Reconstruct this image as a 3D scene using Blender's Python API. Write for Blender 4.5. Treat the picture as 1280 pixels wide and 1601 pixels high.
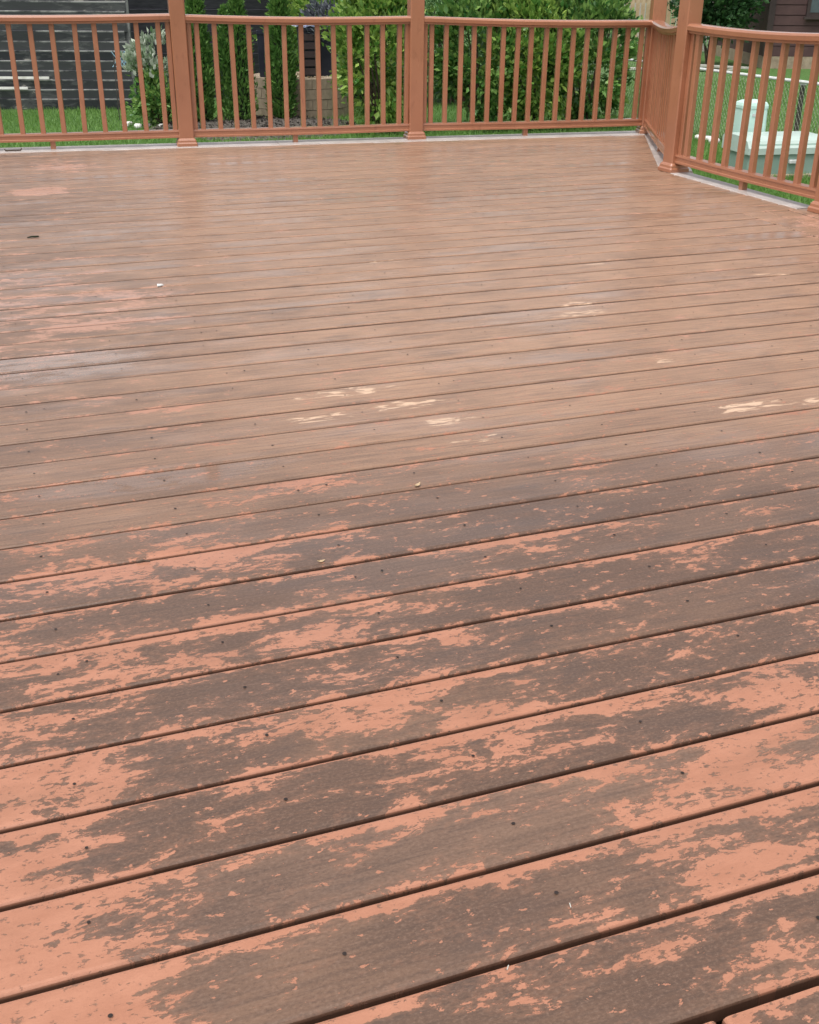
import bpy, math, random
import numpy as np
from mathutils import Matrix, Vector
R = math.radians
scene = bpy.context.scene
for o in list(bpy.data.objects):
    bpy.data.objects.remove(o)
random.seed(7)
rng = np.random.default_rng(11)

# ------------------------------------------------------------------ camera
CAM_H, PITCH, YAW, ROLL = 1.05381, 0.453398, -0.352537, 0.009433
FPX = 1708.54
def cam_axes():
    cy, sy, cp, sp = math.cos(YAW), math.sin(YAW), math.cos(PITCH), math.sin(PITCH)
    f = Vector((-sy * cp, cy * cp, -sp)); r = Vector((cy, sy, 0)); u = r.cross(f)
    cr, sr = math.cos(ROLL), math.sin(ROLL)
    return cr * r + sr * u, cr * u - sr * r, f
cr_, cu_, cf_ = cam_axes()
cd = bpy.data.cameras.new('camera'); cam = bpy.data.objects.new('camera', cd)
scene.collection.objects.link(cam)
m3 = Matrix((cr_, cu_, -cf_)).transposed()
cam.matrix_world = Matrix.Translation((0, 0, CAM_H)) @ m3.to_4x4()
cd.sensor_fit = 'HORIZONTAL'; cd.sensor_width = 36.0; cd.lens = 36.0 * FPX / 1280.0
cd.clip_start = 0.05; cd.clip_end = 2000
scene.camera = cam

# ------------------------------------------------------------------ sky, sun, exposure (bright overcast after rain)
SUN_EL, SUN_ROT = 67.0, 232.0
world = bpy.data.worlds.new('World'); scene.world = world; world.use_nodes = True
wn = world.node_tree; bg = wn.nodes['Background']
sky = wn.nodes.new('ShaderNodeTexSky'); sky.sky_type = 'NISHITA'; sky.sun_disc = False
sky.sun_elevation = R(SUN_EL); sky.sun_rotation = R(SUN_ROT)
sky.air_density = 1.0; sky.dust_density = 4.0; sky.ozone_density = 1.0
hsv = wn.nodes.new('ShaderNodeHueSaturation'); hsv.inputs['Saturation'].default_value = 0.22
wn.links.new(sky.outputs[0], hsv.inputs['Color']); wn.links.new(hsv.outputs[0], bg.inputs['Color'])
bg.inputs['Strength'].default_value = 0.15
sl = bpy.data.lights.new('sun', 'SUN'); sl.energy = 1.3; sl.angle = R(25); sl.color = (1.0, 0.965, 0.91)
sun = bpy.data.objects.new('sun', sl); scene.collection.objects.link(sun)
az, el = R(SUN_ROT), R(SUN_EL)
sdir = Vector((math.sin(az) * math.cos(el), math.cos(az) * math.cos(el), math.sin(el)))
sun.rotation_euler = sdir.to_track_quat('Z', 'Y').to_euler()
vs = scene.view_settings
vs.view_transform = 'Standard'; vs.look = 'None'; vs.exposure = 0.6; vs.gamma = 1.0; vs.use_curve_mapping = False
scene.cycles.use_denoising = True
scene.cycles.max_bounces = 6
scene.cycles.transparent_max_bounces = 6

# ------------------------------------------------------------------ helpers
COL = scene.collection
def tag(o, label=None, cat=None, group=None, kind=None):
    if label: o['label'] = label
    if cat: o['category'] = cat
    if group: o['group'] = group
    if kind: o['kind'] = kind
    return o
def empty(name, loc=(0, 0, 0), rz=0.0):
    o = bpy.data.objects.new(name, None); o.location = loc; o.rotation_euler = (0, 0, rz)
    o.empty_display_size = 0.1; COL.objects.link(o); return o
class MB:
    def __init__(s): s.v, s.f = [], []
    def add(s, vs_, fs_):
        b = len(s.v); s.v += [tuple(v) for v in vs_]; s.f += [tuple(i + b for i in f) for f in fs_]
    def box(s, x0, x1, y0, y1, z0, z1, bev=0.0):
        if bev <= 0:
            s.add([(x0,y0,z0),(x1,y0,z0),(x1,y1,z0),(x0,y1,z0),(x0,y0,z1),(x1,y0,z1),(x1,y1,z1),(x0,y1,z1)],
                  [(3,2,1,0),(4,5,6,7),(0,1,5,4),(1,2,6,5),(2,3,7,6),(3,0,4,7)])
        else:   # bevelled vertical edges and top
            b = bev
            def ring(i, z): return [(x0+i+b,y0+i,z),(x1-i-b,y0+i,z),(x1-i,y0+i+b,z),(x1-i,y1-i-b,z),(x1-i-b,y1-i,z),(x0+i+b,y1-i,z),(x0+i,y1-i-b,z),(x0+i,y0+i+b,z)]
            s.loft([ring(0, z0), ring(0, z1 - b), ring(b * 0.8, z1)])
    def loft(s, rings, caps=True):
        n = len(rings[0]); base = len(s.v)
        for r in rings: s.v += [tuple(p) for p in r]
        for k in range(len(rings) - 1):
            a = base + k * n; b = a + n
            for i in range(n):
                j = (i + 1) % n; s.f.append((a + i, a + j, b + j, b + i))
        if caps:
            s.f.append(tuple(base + i for i in reversed(range(n))))
            e = base + (len(rings) - 1) * n; s.f.append(tuple(e + i for i in range(n)))
    def tube(s, pts, rad, n=8, caps=True):
        pts = [Vector(p) for p in pts]; rings = []
        for i, p in enumerate(pts):
            d = (pts[min(i + 1, len(pts) - 1)] - pts[max(i - 1, 0)]).normalized()
            ref = Vector((0, 0, 1)) if abs(d.z) < 0.9 else Vector((1, 0, 0))
            a = d.cross(ref).normalized(); b = a.cross(d)
            rr = rad[i] if isinstance(rad, (list, tuple)) else rad
            rings.append([p + (a * math.cos(t) + b * math.sin(t)) * rr for t in [2 * math.pi * k / n for k in range(n)]])
        s.loft(rings, caps)
    def build(s, name, m, parent=None, smooth=False):
        me = bpy.data.meshes.new(name); me.from_pydata(s.v, [], s.f); me.update()
        me.materials.append(m)
        if smooth: me.shade_smooth()
        o = bpy.data.objects.new(name, me); COL.objects.link(o)
        if parent is not None: o.parent = parent
        return o
def mesh_np(name, V, F, m, parent=None):
    me = bpy.data.meshes.new(name)
    me.vertices.add(len(V)); me.vertices.foreach_set('co', np.asarray(V, np.float32).ravel())
    k = F.shape[1]
    me.loops.add(F.size); me.loops.foreach_set('vertex_index', F.astype(np.int32).ravel())
    me.polygons.add(len(F)); me.polygons.foreach_set('loop_start', np.arange(0, F.size, k, dtype=np.int32))
    me.update(calc_edges=True); me.validate(); me.materials.append(m)
    o = bpy.data.objects.new(name, me); COL.objects.link(o)
    if parent is not None: o.parent = parent
    return o
def inst(src, name, parent, loc, rot=(0, 0, 0), scale=(1, 1, 1)):
    o = bpy.data.objects.new(name, src.data); o.location = loc; o.rotation_euler = rot; o.scale = scale
    COL.objects.link(o)
    if parent is not None: o.parent = parent
    return o

# ---- node helper
class NT:
    def __init__(s, name):
        s.m = bpy.data.materials.new(name); s.m.use_nodes = True; s.t = s.m.node_tree
        s.t.nodes.clear(); s.out = s.n('ShaderNodeOutputMaterial')
    def n(s, typ, **kw):
        nd = s.t.nodes.new(typ)
        for k, v in kw.items(): setattr(nd, k, v)
        return nd
    def put(s, sock, v):
        if isinstance(v, bpy.types.NodeSocket): s.t.links.new(v, sock)
        elif v is not None: sock.default_value = v
    def math(s, op, a, b=None, c=None, clamp=False):
        nd = s.n('ShaderNodeMath', operation=op, use_clamp=clamp)
        s.put(nd.inputs[0], a); s.put(nd.inputs[1], b)
        if c is not None: s.put(nd.inputs[2], c)
        return nd.outputs[0]
    def rng(s, v, a, b, c=0.0, d=1.0, smooth=False):
        nd = s.n('ShaderNodeMapRange', interpolation_type='SMOOTHSTEP' if smooth else 'LINEAR')
        for i, x in enumerate((v, a, b, c, d)): s.put(nd.inputs[i], x)
        return nd.outputs[0]
    def mix(s, f, a, b):
        nd = s.n('ShaderNodeMix', data_type='RGBA')
        s.put(nd.inputs[0], f); s.put(nd.inputs[6], a); s.put(nd.inputs[7], b); return nd.outputs[2]
    def noise(s, vec, scale, detail=4.0, rough=0.55, dist=0.0):
        nd = s.n('ShaderNodeTexNoise', noise_dimensions='2D' if getattr(s, 'flat', False) else '3D'); s.put(nd.inputs['Vector'], vec)
        nd.inputs['Scale'].default_value = scale; nd.inputs['Detail'].default_value = detail
        nd.inputs['Roughness'].default_value = rough; nd.inputs['Distortion'].default_value = dist
        return nd.outputs['Fac']
    def mapping(s, vec, loc=(0, 0, 0), scale=(1, 1, 1), rot=(0, 0, 0)):
        nd = s.n('ShaderNodeMapping'); s.put(nd.inputs[0], vec)
        s.put(nd.inputs['Location'], loc); s.put(nd.inputs['Scale'], scale); s.put(nd.inputs['Rotation'], rot)
        return nd.outputs[0]
    def bump(s, h, strength, dist):
        nd = s.n('ShaderNodeBump'); s.put(nd.inputs['Height'], h)
        nd.inputs['Strength'].default_value = strength; nd.inputs['Distance'].default_value = dist
        return nd.outputs[0]
    def principled(s, color, rough, normal=None, spec=0.5, **kw):
        p = s.n('ShaderNodeBsdfPrincipled')
        s.put(p.inputs['Base Color'], color); s.put(p.inputs['Roughness'], rough)
        s.put(p.inputs['Specular IOR Level'], spec)
        if normal is not None: s.put(p.inputs['Normal'], normal)
        for k, v in kw.items(): s.put(p.inputs[k], v)
        return p.outputs[0]
    def done(s, sh):
        s.t.links.new(sh, s.out.inputs[0]); return s.m
def rgb(r, g, b): return (r, g, b, 1.0)
def pos(t): return t.n('ShaderNodeNewGeometry').outputs['Position']
def objc(t): return t.n('ShaderNodeTexCoord').outputs['Object']
def rnd(t): return t.n('ShaderNodeObjectInfo').outputs['Random']

PIT, Y0, GAP = 0.1445, 2.285, 0.0078
# ------------------------------------------------------------------ materials
def blobs(t, P, lst):
    """sum of soft wear spots on the deck: (x, y, rx, ry, amount)"""
    acc = None
    for x, y, rx, ry, a in lst:
        v = t.mapping(P, (-x / rx, -y / ry, 0), (1 / rx, 1 / ry, 0))
        ln = t.n('ShaderNodeVectorMath', operation='LENGTH'); t.put(ln.inputs[0], v)
        b = t.rng(ln.outputs['Value'], 0.25, 1.25, a, 0.0, True)
        acc = b if acc is None else t.math('ADD', acc, b)
    return acc
PAINT_SPOTS = [(-0.25,1.22,.30,.36,.95),(-.16,.96,.26,.2,.8),(-.12,1.66,.34,.2,.5),(.1,1.98,.5,.17,.5),
    (.5,2.22,.34,.06,.7),(.43,1.37,.20,.07,.6),(.34,1.64,.34,.10,.42),(.9,1.82,.22,.06,.42),(1.08,1.20,.14,.08,.5),
    (.95,.97,.34,.17,.6),(.78,.79,.24,.10,.42),(.60,1.25,.14,.06,.45),
    (.3,3.72,.26,.10,.95),(.4,4.05,.22,.22,.7),(.2,6.42,.22,.17,1.1),(.38,7.3,.25,.3,.8),(-.1,4.0,.5,1.1,.5),(.34,2.84,.16,.05,.6),(3.85,4.1,.4,.7,.9),(.45,1.4,.9,.8,.12)]
CREAM = [(.84,2.81,.16,.045,1),(.97,2.67,.13,.035,.9),(.72,2.65,.11,.03,.9),(1.03,2.51,.09,.035,.9),(1.86,2.345,.15,.042,1),(1.08,2.37,.12,.03,.6),
    (1.92,3.45,.1,.04,.85),(1.87,3.34,.14,.04,.85),(1.88,2.78,.09,.03,.6),(2.87,3.6,.12,.04,.6),(2.1,2.33,.14,.04,.65),(2.3,4.0,.14,.05,.5),(1.5,4.3,.16,.05,.45)]
PUDDLE = [(.09,3.33,.28,.14,2.0),(.25,2.385,.32,.07,2.0),(.35,1.45,.25,.06,.6)]
def deck_mat():
    t = NT('weathered deck board'); t.flat = True; P = pos(t); rn = rnd(t)
    sep = t.n('ShaderNodeSeparateXYZ'); t.put(sep.inputs[0], P); X, Y, Z = sep.outputs
    off = t.n('ShaderNodeCombineXYZ'); t.put(off.inputs[0], t.math('MULTIPLY', rn, 37.0)); t.put(off.inputs[1], t.math('MULTIPLY', rn, 91.0))
    va = t.n('ShaderNodeVectorMath', operation='ADD'); t.put(va.inputs[0], P); t.put(va.inputs[1], off.outputs[0]); Q = va.outputs[0]
    cov = blobs(t, P, PAINT_SPOTS)
    v = t.math('FRACT', t.math('DIVIDE', t.math('SUBTRACT', Y, Y0 - 60 * PIT), PIT))
    # --- peeling paint: large islands, ragged rims, small flecks
    n1 = t.noise(t.mapping(Q, scale=(6.2, 17, 1)), 1.0, 7.0, 0.70, 0.3)
    n2 = t.noise(t.mapping(Q, scale=(42, 90, 1)), 1.0, 5.0, 0.66, 0.3)
    n3 = t.noise(t.mapping(Q, scale=(1.6, 4, 1)), 1.0, 2.0, 0.5)
    near = t.rng(Y, 2.5, 1.6, 0.0, 1.0, True)
    edge = t.math('MULTIPLY', t.rng(v, 0.72, 0.98, 0.0, 1.0, True), t.math('ADD', 0.06, t.math('MULTIPLY', near, 0.07)))
    edge2 = t.math('MULTIPLY', t.rng(v, 0.935, 0.955), t.math('MULTIPLY', t.rng(Y, 4.5, 2.4), 0.12))
    lip = t.math('MULTIPLY', t.rng(v, 0.14, 0.02, 0.0, 1.0, True), 0.05)
    s = t.math('ADD', t.math('MULTIPLY', n1, 0.69), t.math('MULTIPLY', n2, 0.31))
    s = t.math('ADD', s, t.math('MULTIPLY', t.math('SUBTRACT', n3, 0.5), 0.16))
    s = t.math('ADD', s, t.math('MULTIPLY', cov, 0.20)); s = t.math('ADD', s, edge); s = t.math('ADD', s, edge2); s = t.math('ADD', s, lip)
    s = t.math('ADD', s, t.math('MULTIPLY', near, 0.03))
    mask = t.rng(s, 0.632, 0.642)
    thin = t.rng(s, 0.55, 0.63, 0.0, 0.22)
    flecks = t.math('MULTIPLY', t.rng(t.math('ADD', t.noise(t.mapping(Q, scale=(34, 70, 1)), 1.0, 4.0, 0.62), t.math('MULTIPLY', n1, 0.35)), 0.835, 0.85), t.rng(Y, 5.0, 2.0))
    mask = t.math('MAXIMUM', mask, flecks)
    # tiny chips inside the paint
    chips = t.rng(t.noise(t.mapping(Q, scale=(60, 110, 1)), 1.0, 4.0, 0.66), 0.625, 0.66)
    mask = t.math('MULTIPLY', mask, t.math('SUBTRACT', 1.0, t.math('MULTIPLY', chips, 0.8)))
    # --- wood-plastic base
    g1 = t.noise(t.mapping(Q, scale=(5, 140, 1)), 1.0, 4.0, 0.62, 0.15)
    g2 = t.noise(t.mapping(Q, scale=(160, 260, 1)), 1.0, 3.0, 0.7)
    low = t.noise(t.mapping(Q, scale=(1.3, 3.0, 1)), 1.0, 3.0, 0.55)
    tan = t.math('MULTIPLY', t.rng(Y, 1.75, 2.6, 0.0, 1.0, True), t.rng(X, -0.1, 1.2, 0.45, 1.0, True))
    tan = t.math('ADD', t.math('MULTIPLY', tan, 0.85), t.math('MULTIPLY', t.math('SUBTRACT', low, 0.48), 1.0))
    tan = t.math('ADD', tan, t.math('MULTIPLY', t.math('SUBTRACT', rn, 0.5), 0.25), clamp=True)
    base = t.mix(tan, rgb(.112, .064, .043), rgb(.365, .212, .132))
    base = t.mix(t.math('MULTIPLY', t.math('SUBTRACT', rn, 0.5), 0.35, clamp=True), base, rgb(.17, .115, .09))
    base = t.mix(t.rng(g1, 0.40, 0.68, 0.0, 0.50), base, rgb(.070, .044, .033))
    base = t.mix(t.rng(g2, 0.52, 0.75, 0.0, 0.36), base, rgb(.27, .175, .13))
    base = t.mix(t.rng(g2, 0.46, 0.28, 0.0, 0.38), base, rgb(.05, .03, .022))
    stain = t.rng(t.noise(t.mapping(Q, scale=(5, 11, 1)), 1.0, 5.0, 0.6), 0.55, 0.72, 0.0, 0.30)
    base = t.mix(stain, base, rgb(.085, .060, .050))
    # --- paint colour
    pc = t.mix(t.noise(t.mapping(Q, scale=(10, 25, 1)), 1.0, 5.0, 0.65), rgb(.305, .128, .074), rgb(.44, .205, .128))
    pc = t.mix(t.rng(g2, 0.55, 0.8, 0.0, 0.35), pc, rgb(.25, .105, .065))
    pc = t.mix(t.rng(t.noise(t.mapping(Q, scale=(4, 9, 1)), 1.0, 5.0, 0.65), 0.5, 0.72, 0, .5), pc, rgb(.27, .125, .075))
    # thin worn stain film that still tints the far boards
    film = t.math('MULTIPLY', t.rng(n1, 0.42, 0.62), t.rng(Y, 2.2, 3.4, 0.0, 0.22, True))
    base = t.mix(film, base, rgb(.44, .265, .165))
    base = t.mix(thin, base, rgb(.34, .165, .10))
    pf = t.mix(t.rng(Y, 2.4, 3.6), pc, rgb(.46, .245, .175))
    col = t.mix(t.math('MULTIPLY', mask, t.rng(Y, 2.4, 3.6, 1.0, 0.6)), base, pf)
    # --- cream scrapes
    cc = blobs(t, P, CREAM)
    cs = t.math('ADD', t.noise(t.mapping(Q, scale=(13, 55, 1)), 1.0, 5.0, 0.62, 0.4), t.math('MULTIPLY', cc, 0.22))
    cm = t.math('MULTIPLY', t.rng(cs, 0.655, 0.755), t.rng(cc, 0.05, 0.25))
    col = t.mix(t.math('MULTIPLY', cm, 0.72), col, rgb(.68, .47, .32))
    # gap shadow painted dark over the rounded lips and raw brown sides
    gap_shade = t.math('MULTIPLY', t.rng(Z, -0.0016, -0.0060), t.rng(v, 0.55, 0.45, 0.6, 0.88))
    col = t.mix(gap_shade, col, rgb(.070, .034, .022))
    # --- wetness
    wet = t.math('ADD', t.rng(t.noise(t.mapping(Q, scale=(1.4, 5, 1)), 1.0, 3.0, 0.6), 0.48, 0.66, 0.0, 0.55), t.math('MULTIPLY', blobs(t, P, PUDDLE), t.rng(n1, 0.36, 0.5)), clamp=True)
    rough = t.rng(wet, 0.0, 1.0, 0.50, 0.16)
    rough = t.math('ADD', rough, t.math('MULTIPLY', mask, 0.04))
    h = t.math('ADD', t.math('MULTIPLY', mask, 0.6), t.math('MULTIPLY', t.math('ADD', g1, g2), t.rng(wet, 0.3, 1.0, 0.45, 0.04)))
    return t.done(t.principled(col, rough, t.bump(h, 0.7, 0.0014), 0.3, **{'Coat Weight': t.rng(wet, 0.0, 1.0, 0.42, 1.0), 'Coat Roughness': t.rng(wet, 0.2, 0.95, 0.30, 0.07), 'Coat IOR': 1.33}))
def paint_mat(name, c1, c2, rough=0.42):
    t = NT(name); P = pos(t)
    n = t.noise(P, 3.0, 4, 0.6); g = t.noise(t.mapping(P, scale=(90, 90, 14)), 1.0, 3, 0.6)
    col = t.mix(t.rng(n, 0.3, 0.7), rgb(*c1), rgb(*c2))
    col = t.mix(t.rng(t.noise(t.mapping(P, scale=(1, 1, .4)), 20, 5, 0.72), 0.56, 0.74, 0, .55), col, rgb(c1[0] * .6, c1[1] * .55, c1[2] * .5))
    col = t.mix(t.rng(t.noise(t.mapping(P, scale=(1, 1, .35)), 9.0, 5, .7), .66, .70, 0, .45), col, rgb(c2[0] * 1.25, c2[1] * 1.5, c2[2] * 1.7))
    return t.done(t.principled(col, t.rng(n, .3, .7, rough - .08, rough + .1), t.bump(g, .18, .001), .5, **{'Coat Weight': .9, 'Coat Roughness': .15, 'Coat IOR': 1.5}))
def simple(name, c1, c2, scale=6.0, rough=0.7, bump=0.0, spec=0.4, stretch=(1, 1, 1)):
    t = NT(name); P = objc(t)
    n = t.noise(t.mapping(P, scale=stretch), scale, 5, 0.62)
    col = t.mix(t.rng(n, 0.32, 0.68), rgb(*c1), rgb(*c2))
    nb = t.bump(t.noise(t.mapping(P, scale=stretch), scale * 5, 3, .6), .6, bump) if bump else None
    return t.done(t.principled(col, rough, nb, spec))
def leaf_mat(name, c1, c2, c3, rough=0.45, trans=0.25):
    t = NT(name); g = t.n('ShaderNodeNewGeometry').outputs['Random Per Island']
    low = t.noise(pos(t), 2.2, 3, .6)
    col = t.mix(g, rgb(*c1), rgb(*c2)); col = t.mix(t.rng(low, .45, .7, 0, .7), col, rgb(*c3))
    p = t.principled(col, rough, None, .4)
    tr = t.n('ShaderNodeBsdfTranslucent'); t.put(tr.inputs[0], col)
    mx = t.n('ShaderNodeMixShader'); mx.inputs[0].default_value = trans
    t.t.links.new(p, mx.inputs[1]); t.t.links.new(tr.outputs[0], mx.inputs[2])
    return t.done(mx.outputs[0])
M = {}
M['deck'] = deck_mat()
M['rail'] = paint_mat('terracotta rail stain', (.310, .122, .062), (.375, .152, .079), .38)
M['pale'] = simple('pale edge board', (.34, .29, .265), (.52, .47, .44), 7, .35, .0008, .5, (1, 1, 1))  # border boards paler than the deck boards
M['timber'] = simple('framing timber', (.10, .06, .04), (.16, .10, .06), 8, .85)
M['rust'] = simple('screw holes', (.012, .008, .007), (.03, .018, .014), 40, .6)
def black_fence():
    t = NT('peeling black fence paint'); P = pos(t); rn = rnd(t)
    off = t.n('ShaderNodeCombineXYZ'); t.put(off.inputs[0], t.math('MULTIPLY', rn, 50.0))
    va = t.n('ShaderNodeVectorMath', operation='ADD'); t.put(va.inputs[0], P); t.put(va.inputs[1], off.outputs[0]); Q = va.outputs[0]
    n = t.noise(t.mapping(Q, scale=(3.5, 3.5, 14)), 1.0, 7, .68, .4)
    zone = t.noise(t.mapping(P, scale=(.9, .9, 1.6)), 1.0, 2, .5)
    s = t.math('ADD', t.math('ADD', n, .01), t.math('MULTIPLY', t.math('SUBTRACT', zone, .5), .55))
    col = t.mix(t.noise(Q, 12, 4, .6), rgb(.012, .013, .018), rgb(.04, .042, .052))
    col = t.mix(t.math('MULTIPLY', t.math('FRACT', t.math('MULTIPLY', rn, 7.3)), .6), col, rgb(.085, .085, .092))
    col = t.mix(t.rng(s, .54, .60, 0, .7), col, rgb(.11, .11, .115))
    col = t.mix(t.rng(s, .67, .70), col, rgb(.36, .34, .30))
    oz = t.n('ShaderNodeSeparateXYZ'); t.put(oz.inputs[0], objc(t))
    lit_rim = t.math('MULTIPLY', t.rng(oz.outputs[2], .117, .124), t.rng(t.noise(t.mapping(Q, scale=(2.2, 2.2, 2)), 1.0, 5, .7), .40, .56))  # lit top edges of the slats painted pale, broken up like worn wood
    col = t.mix(lit_rim, col, rgb(.34, .34, .33))
    return t.done(t.principled(col, .6, t.bump(n, .6, .006), .4))
M['black'] = black_fence()
M['blackplain'] = simple('dark charcoal fence boards', (.018, .018, .024), (.05, .05, .06), 5, .6, .002, .4, (1, 1, 6))
def grass_ground():
    t = NT('lawn'); P = pos(t)
    col = t.mix(t.noise(P, .7, 4, .6), rgb(.065, .14, .035), rgb(.12, .22, .06))
    col = t.mix(t.rng(t.noise(P, 18, 5, .7), .4, .7, 0, .6), col, rgb(.02, .06, .008))
    return t.done(t.principled(col, .8, t.bump(t.noise(P, 40, 4, .7), .8, .02), .25))
M['lawn'] = grass_ground()
M['blade'] = leaf_mat('grass blade', (.085, .19, .035), (.20, .35, .08), (.12, .25, .05), .5, .3)
M['laurel'] = leaf_mat('broad shrub leaf', (.03, .12, .03), (.30, .46, .12), (.09, .24, .05), .30, .32)
M['laurel2'] = leaf_mat('fresh shrub leaf', (.05, .17, .03), (.42, .56, .13), (.16, .33, .06), .32, .35)
M['feather'] = leaf_mat('pale feathery leaf', (.09, .20, .08), (.24, .40, .17), (.15, .28, .12), .5, .28)
M['cedar'] = leaf_mat('arborvitae spray', (.05, .14, .03), (.19, .34, .075), (.08, .20, .04), .55, .28)
M['darkleaf'] = leaf_mat('dark glossy leaf', (.025, .075, .028), (.10, .20, .075), (.03, .09, .035), .3, .15)
M['white_leaf'] = leaf_mat('white variegated leaf', (.08, .17, .06), (.66, .68, .60), (.25, .34, .2), .45, .2)
M['purple_leaf'] = leaf_mat('purple grey leaf', (.05, .05, .07), (.18, .20, .22), (.10, .15, .11), .5, .2)
M['bark'] = simple('bark', (.045, .030, .020), (.10, .07, .05), 14, .9, .006)
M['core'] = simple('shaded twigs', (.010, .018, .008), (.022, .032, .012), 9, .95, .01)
M['mulch'] = simple('mulch bed', (.035, .026, .022), (.16, .14, .12), 28, .95, .02)
M['stone'] = simple('retaining block', (.24, .185, .13), (.36, .29, .21), 9, .85, .003)
M['gravel'] = simple('tan gravel', (.42, .34, .24), (.62, .54, .42), 40, .9, .006)
M['navy'] = simple('navy black resin', (.014, .016, .028), (.03, .032, .048), 5, .45)
M['white'] = simple('white stone', (.62, .60, .56), (.82, .80, .77), 12, .8, .004)
M['galv'] = simple('galvanised steel', (.50, .51, .50), (.66, .67, .66), 20, .35)
M['wire'] = simple('dull fence wire', (.19, .22, .15), (.28, .31, .22), 20, .5)
M['darksteel'] = simple('dark fence post', (.045, .036, .034), (.08, .065, .06), 14, .6)
M['mint'] = simple('faded mint plastic', (.46, .66, .59), (.54, .72, .65), 4, .42)
M['lid'] = simple('pale green lid', (.40, .50, .45), (.48, .57, .52), 4, .38)  # lid paler than the cabinet body
M['green_box'] = simple('utility cabinet green', (.20, .295, .245), (.26, .35, .295), 4, .45)
M['house'] = simple('dark brown siding', (.060, .030, .030), (.085, .045, .043), 4, .7)
M['trim'] = simple('dark trim', (.035, .022, .022), (.05, .034, .032), 6, .6)
M['glass'] = simple('window glass', (.05, .06, .08), (.10, .12, .14), 2, .08, 0, .8)
M['tanwood'] = simple('tan cedar picket', (.42, .30, .18), (.55, .42, .28), 7, .8, .003)
M['greywood'] = simple('weathered grey picket', (.38, .36, .32), (.52, .50, .45), 7, .8, .003)
M['blue'] = simple('pale blue lattice', (.25, .42, .55), (.35, .55, .66), 6, .5)
M['cloth'] = simple('white and blue cloth', (.10, .16, .45), (.80, .82, .88), 9, .8, .002, .3, (6, 1, 1))

# ------------------------------------------------------------------ ground
LZ = -0.6
g = MB(); N = 24
g.add([(-250, -250, LZ), (250, -250, LZ), (250, 250, LZ), (-250, 250, LZ)], [(0, 1, 2, 3)])
tag(g.build('lawn', M['lawn']), 'green lawn around the deck', 'lawn', kind='structure')

# ------------------------------------------------------------------ deck
PL, PM, PC, P2, P3 = (1.268, 8.003), (2.924, 7.913), (4.770, 7.735), (3.932, 6.023), (3.955, 4.62)
P0 = (-0.47, 8.14)
BX = (PC[0] - P0[0], PC[1] - P0[1])
def back_y(x, off=0.0): return P0[1] + (x - P0[0]) * BX[1] / BX[0] + off
def back_x(y, off=0.0): return P0[0] + (y - off - P0[1]) * BX[0] / BX[1]
def right_x(y, off=0.0):
    if y <= P2[1]: return 3.925 + off
    return P2[0] + (PC[0] - P2[0]) * (y - P2[1]) / (PC[1] - P2[1]) + off
deck = tag(empty('deck', (0, 0, 0)), 'wet brown composite deck floor with peeling salmon paint', 'deck', kind='structure')
SEAM_X, SEAM_Y, FRONT_Y, LEFT_X = 3.522, Y0 + 17 * PIT, Y0 - 11 * PIT, -1.7
def profile(w, th=0.026, r=0.007):
    h = w / 2; pts = [(-h, -th), (h, -th)]
    for k in range(4):
        a = math.pi / 2 * k / 3; pts.append((h - r + r * math.cos(a), -r + r * math.sin(a)))
    for k in range(4):
        a = math.pi / 2 + math.pi / 2 * k / 3; pts.append((-h + r + r * math.cos(a), -r + r * math.sin(a)))
    return pts
def board_x(yc, w, xa, xb, z=0.0, skew=0.0, name='deck_board', mat='deck'):
    pr = profile(w)
    b = MB()
    rings = []
    for i in range(6):   # slight bow and twist along the board
        u_ = i / 5; dy = -skew + 2 * skew * u_ + random.gauss(0, .0007) ; dz = random.gauss(0, .0004)
        rings.append([(xa(yc + y) * (1 - u_) + xb(yc + y) * u_, yc + y + dy, z + dz + zz) for y, zz in pr])
    b.loft(rings)
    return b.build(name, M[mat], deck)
def board_y(xc, w, ya, yb, z=0.0, name='deck_board', mat='deck'):
    pr = profile(w); b = MB()
    b.loft([[(xc - y, ya, z + zz) for y, zz in pr], [(xc - y, yb, z + zz) for y, zz in pr]])
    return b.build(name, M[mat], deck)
random.seed(3)
JX0, JP = -0.020, 0.2843
for k in range(10, -41, -1):
    yc = Y0 - (k + 0.5) * PIT
    w = PIT - GAP - min(.0058, max(0, yc - 2.0) * .0015) + random.uniform(-.0018, .0012); z = random.uniform(-.0007, .0007)
    yc2 = yc + random.uniform(-.0008, .0008)
    def xb(y, _=0):
        v = min(right_x(y, 0.0), back_x(y, -0.02))
        if y < SEAM_Y: v = min(v, SEAM_X - .004)
        return v
    top = min(xb(yc - w / 2), xb(yc + w / 2))
    if top < LEFT_X + .3: continue
    joints = []
    if k < -12 and random.random() < .3: joints = [JX0 + JP * random.choice([4, 5, 6, 7, 8, 9, 10])]
    if yc > 6: joints = [j for j in joints if j < top - .4]
    xs = [LEFT_X] + [j for j in joints if j < top - .3]
    for i, x in enumerate(xs):
        last = i == len(xs) - 1
        e = (lambda y: xb(y)) if last else (lambda y, q=xs[i + 1]: q - .0004)
        board_x(yc2, w, (lambda y, q=x, i=i: q + (.0004 if i else 0)), e, z + random.uniform(-.0005, .0005), random.uniform(-.0008, .0008))
# boards that run the other way: right of the seam, and in front of the last long board
for i in range(4):
    xc = SEAM_X + (i + .5) * PIT
    board_y(xc, PIT - GAP, -1.2, SEAM_Y - .005, random.uniform(-.001, .001))
for i in range(-16, 20):
    xc = .632 + (i + .5) * PIT
    if xc > SEAM_X - .05: break
    board_y(xc, PIT - GAP, -1.2, FRONT_Y - .006 - random.uniform(0, .004), random.uniform(-.002, .001))
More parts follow.
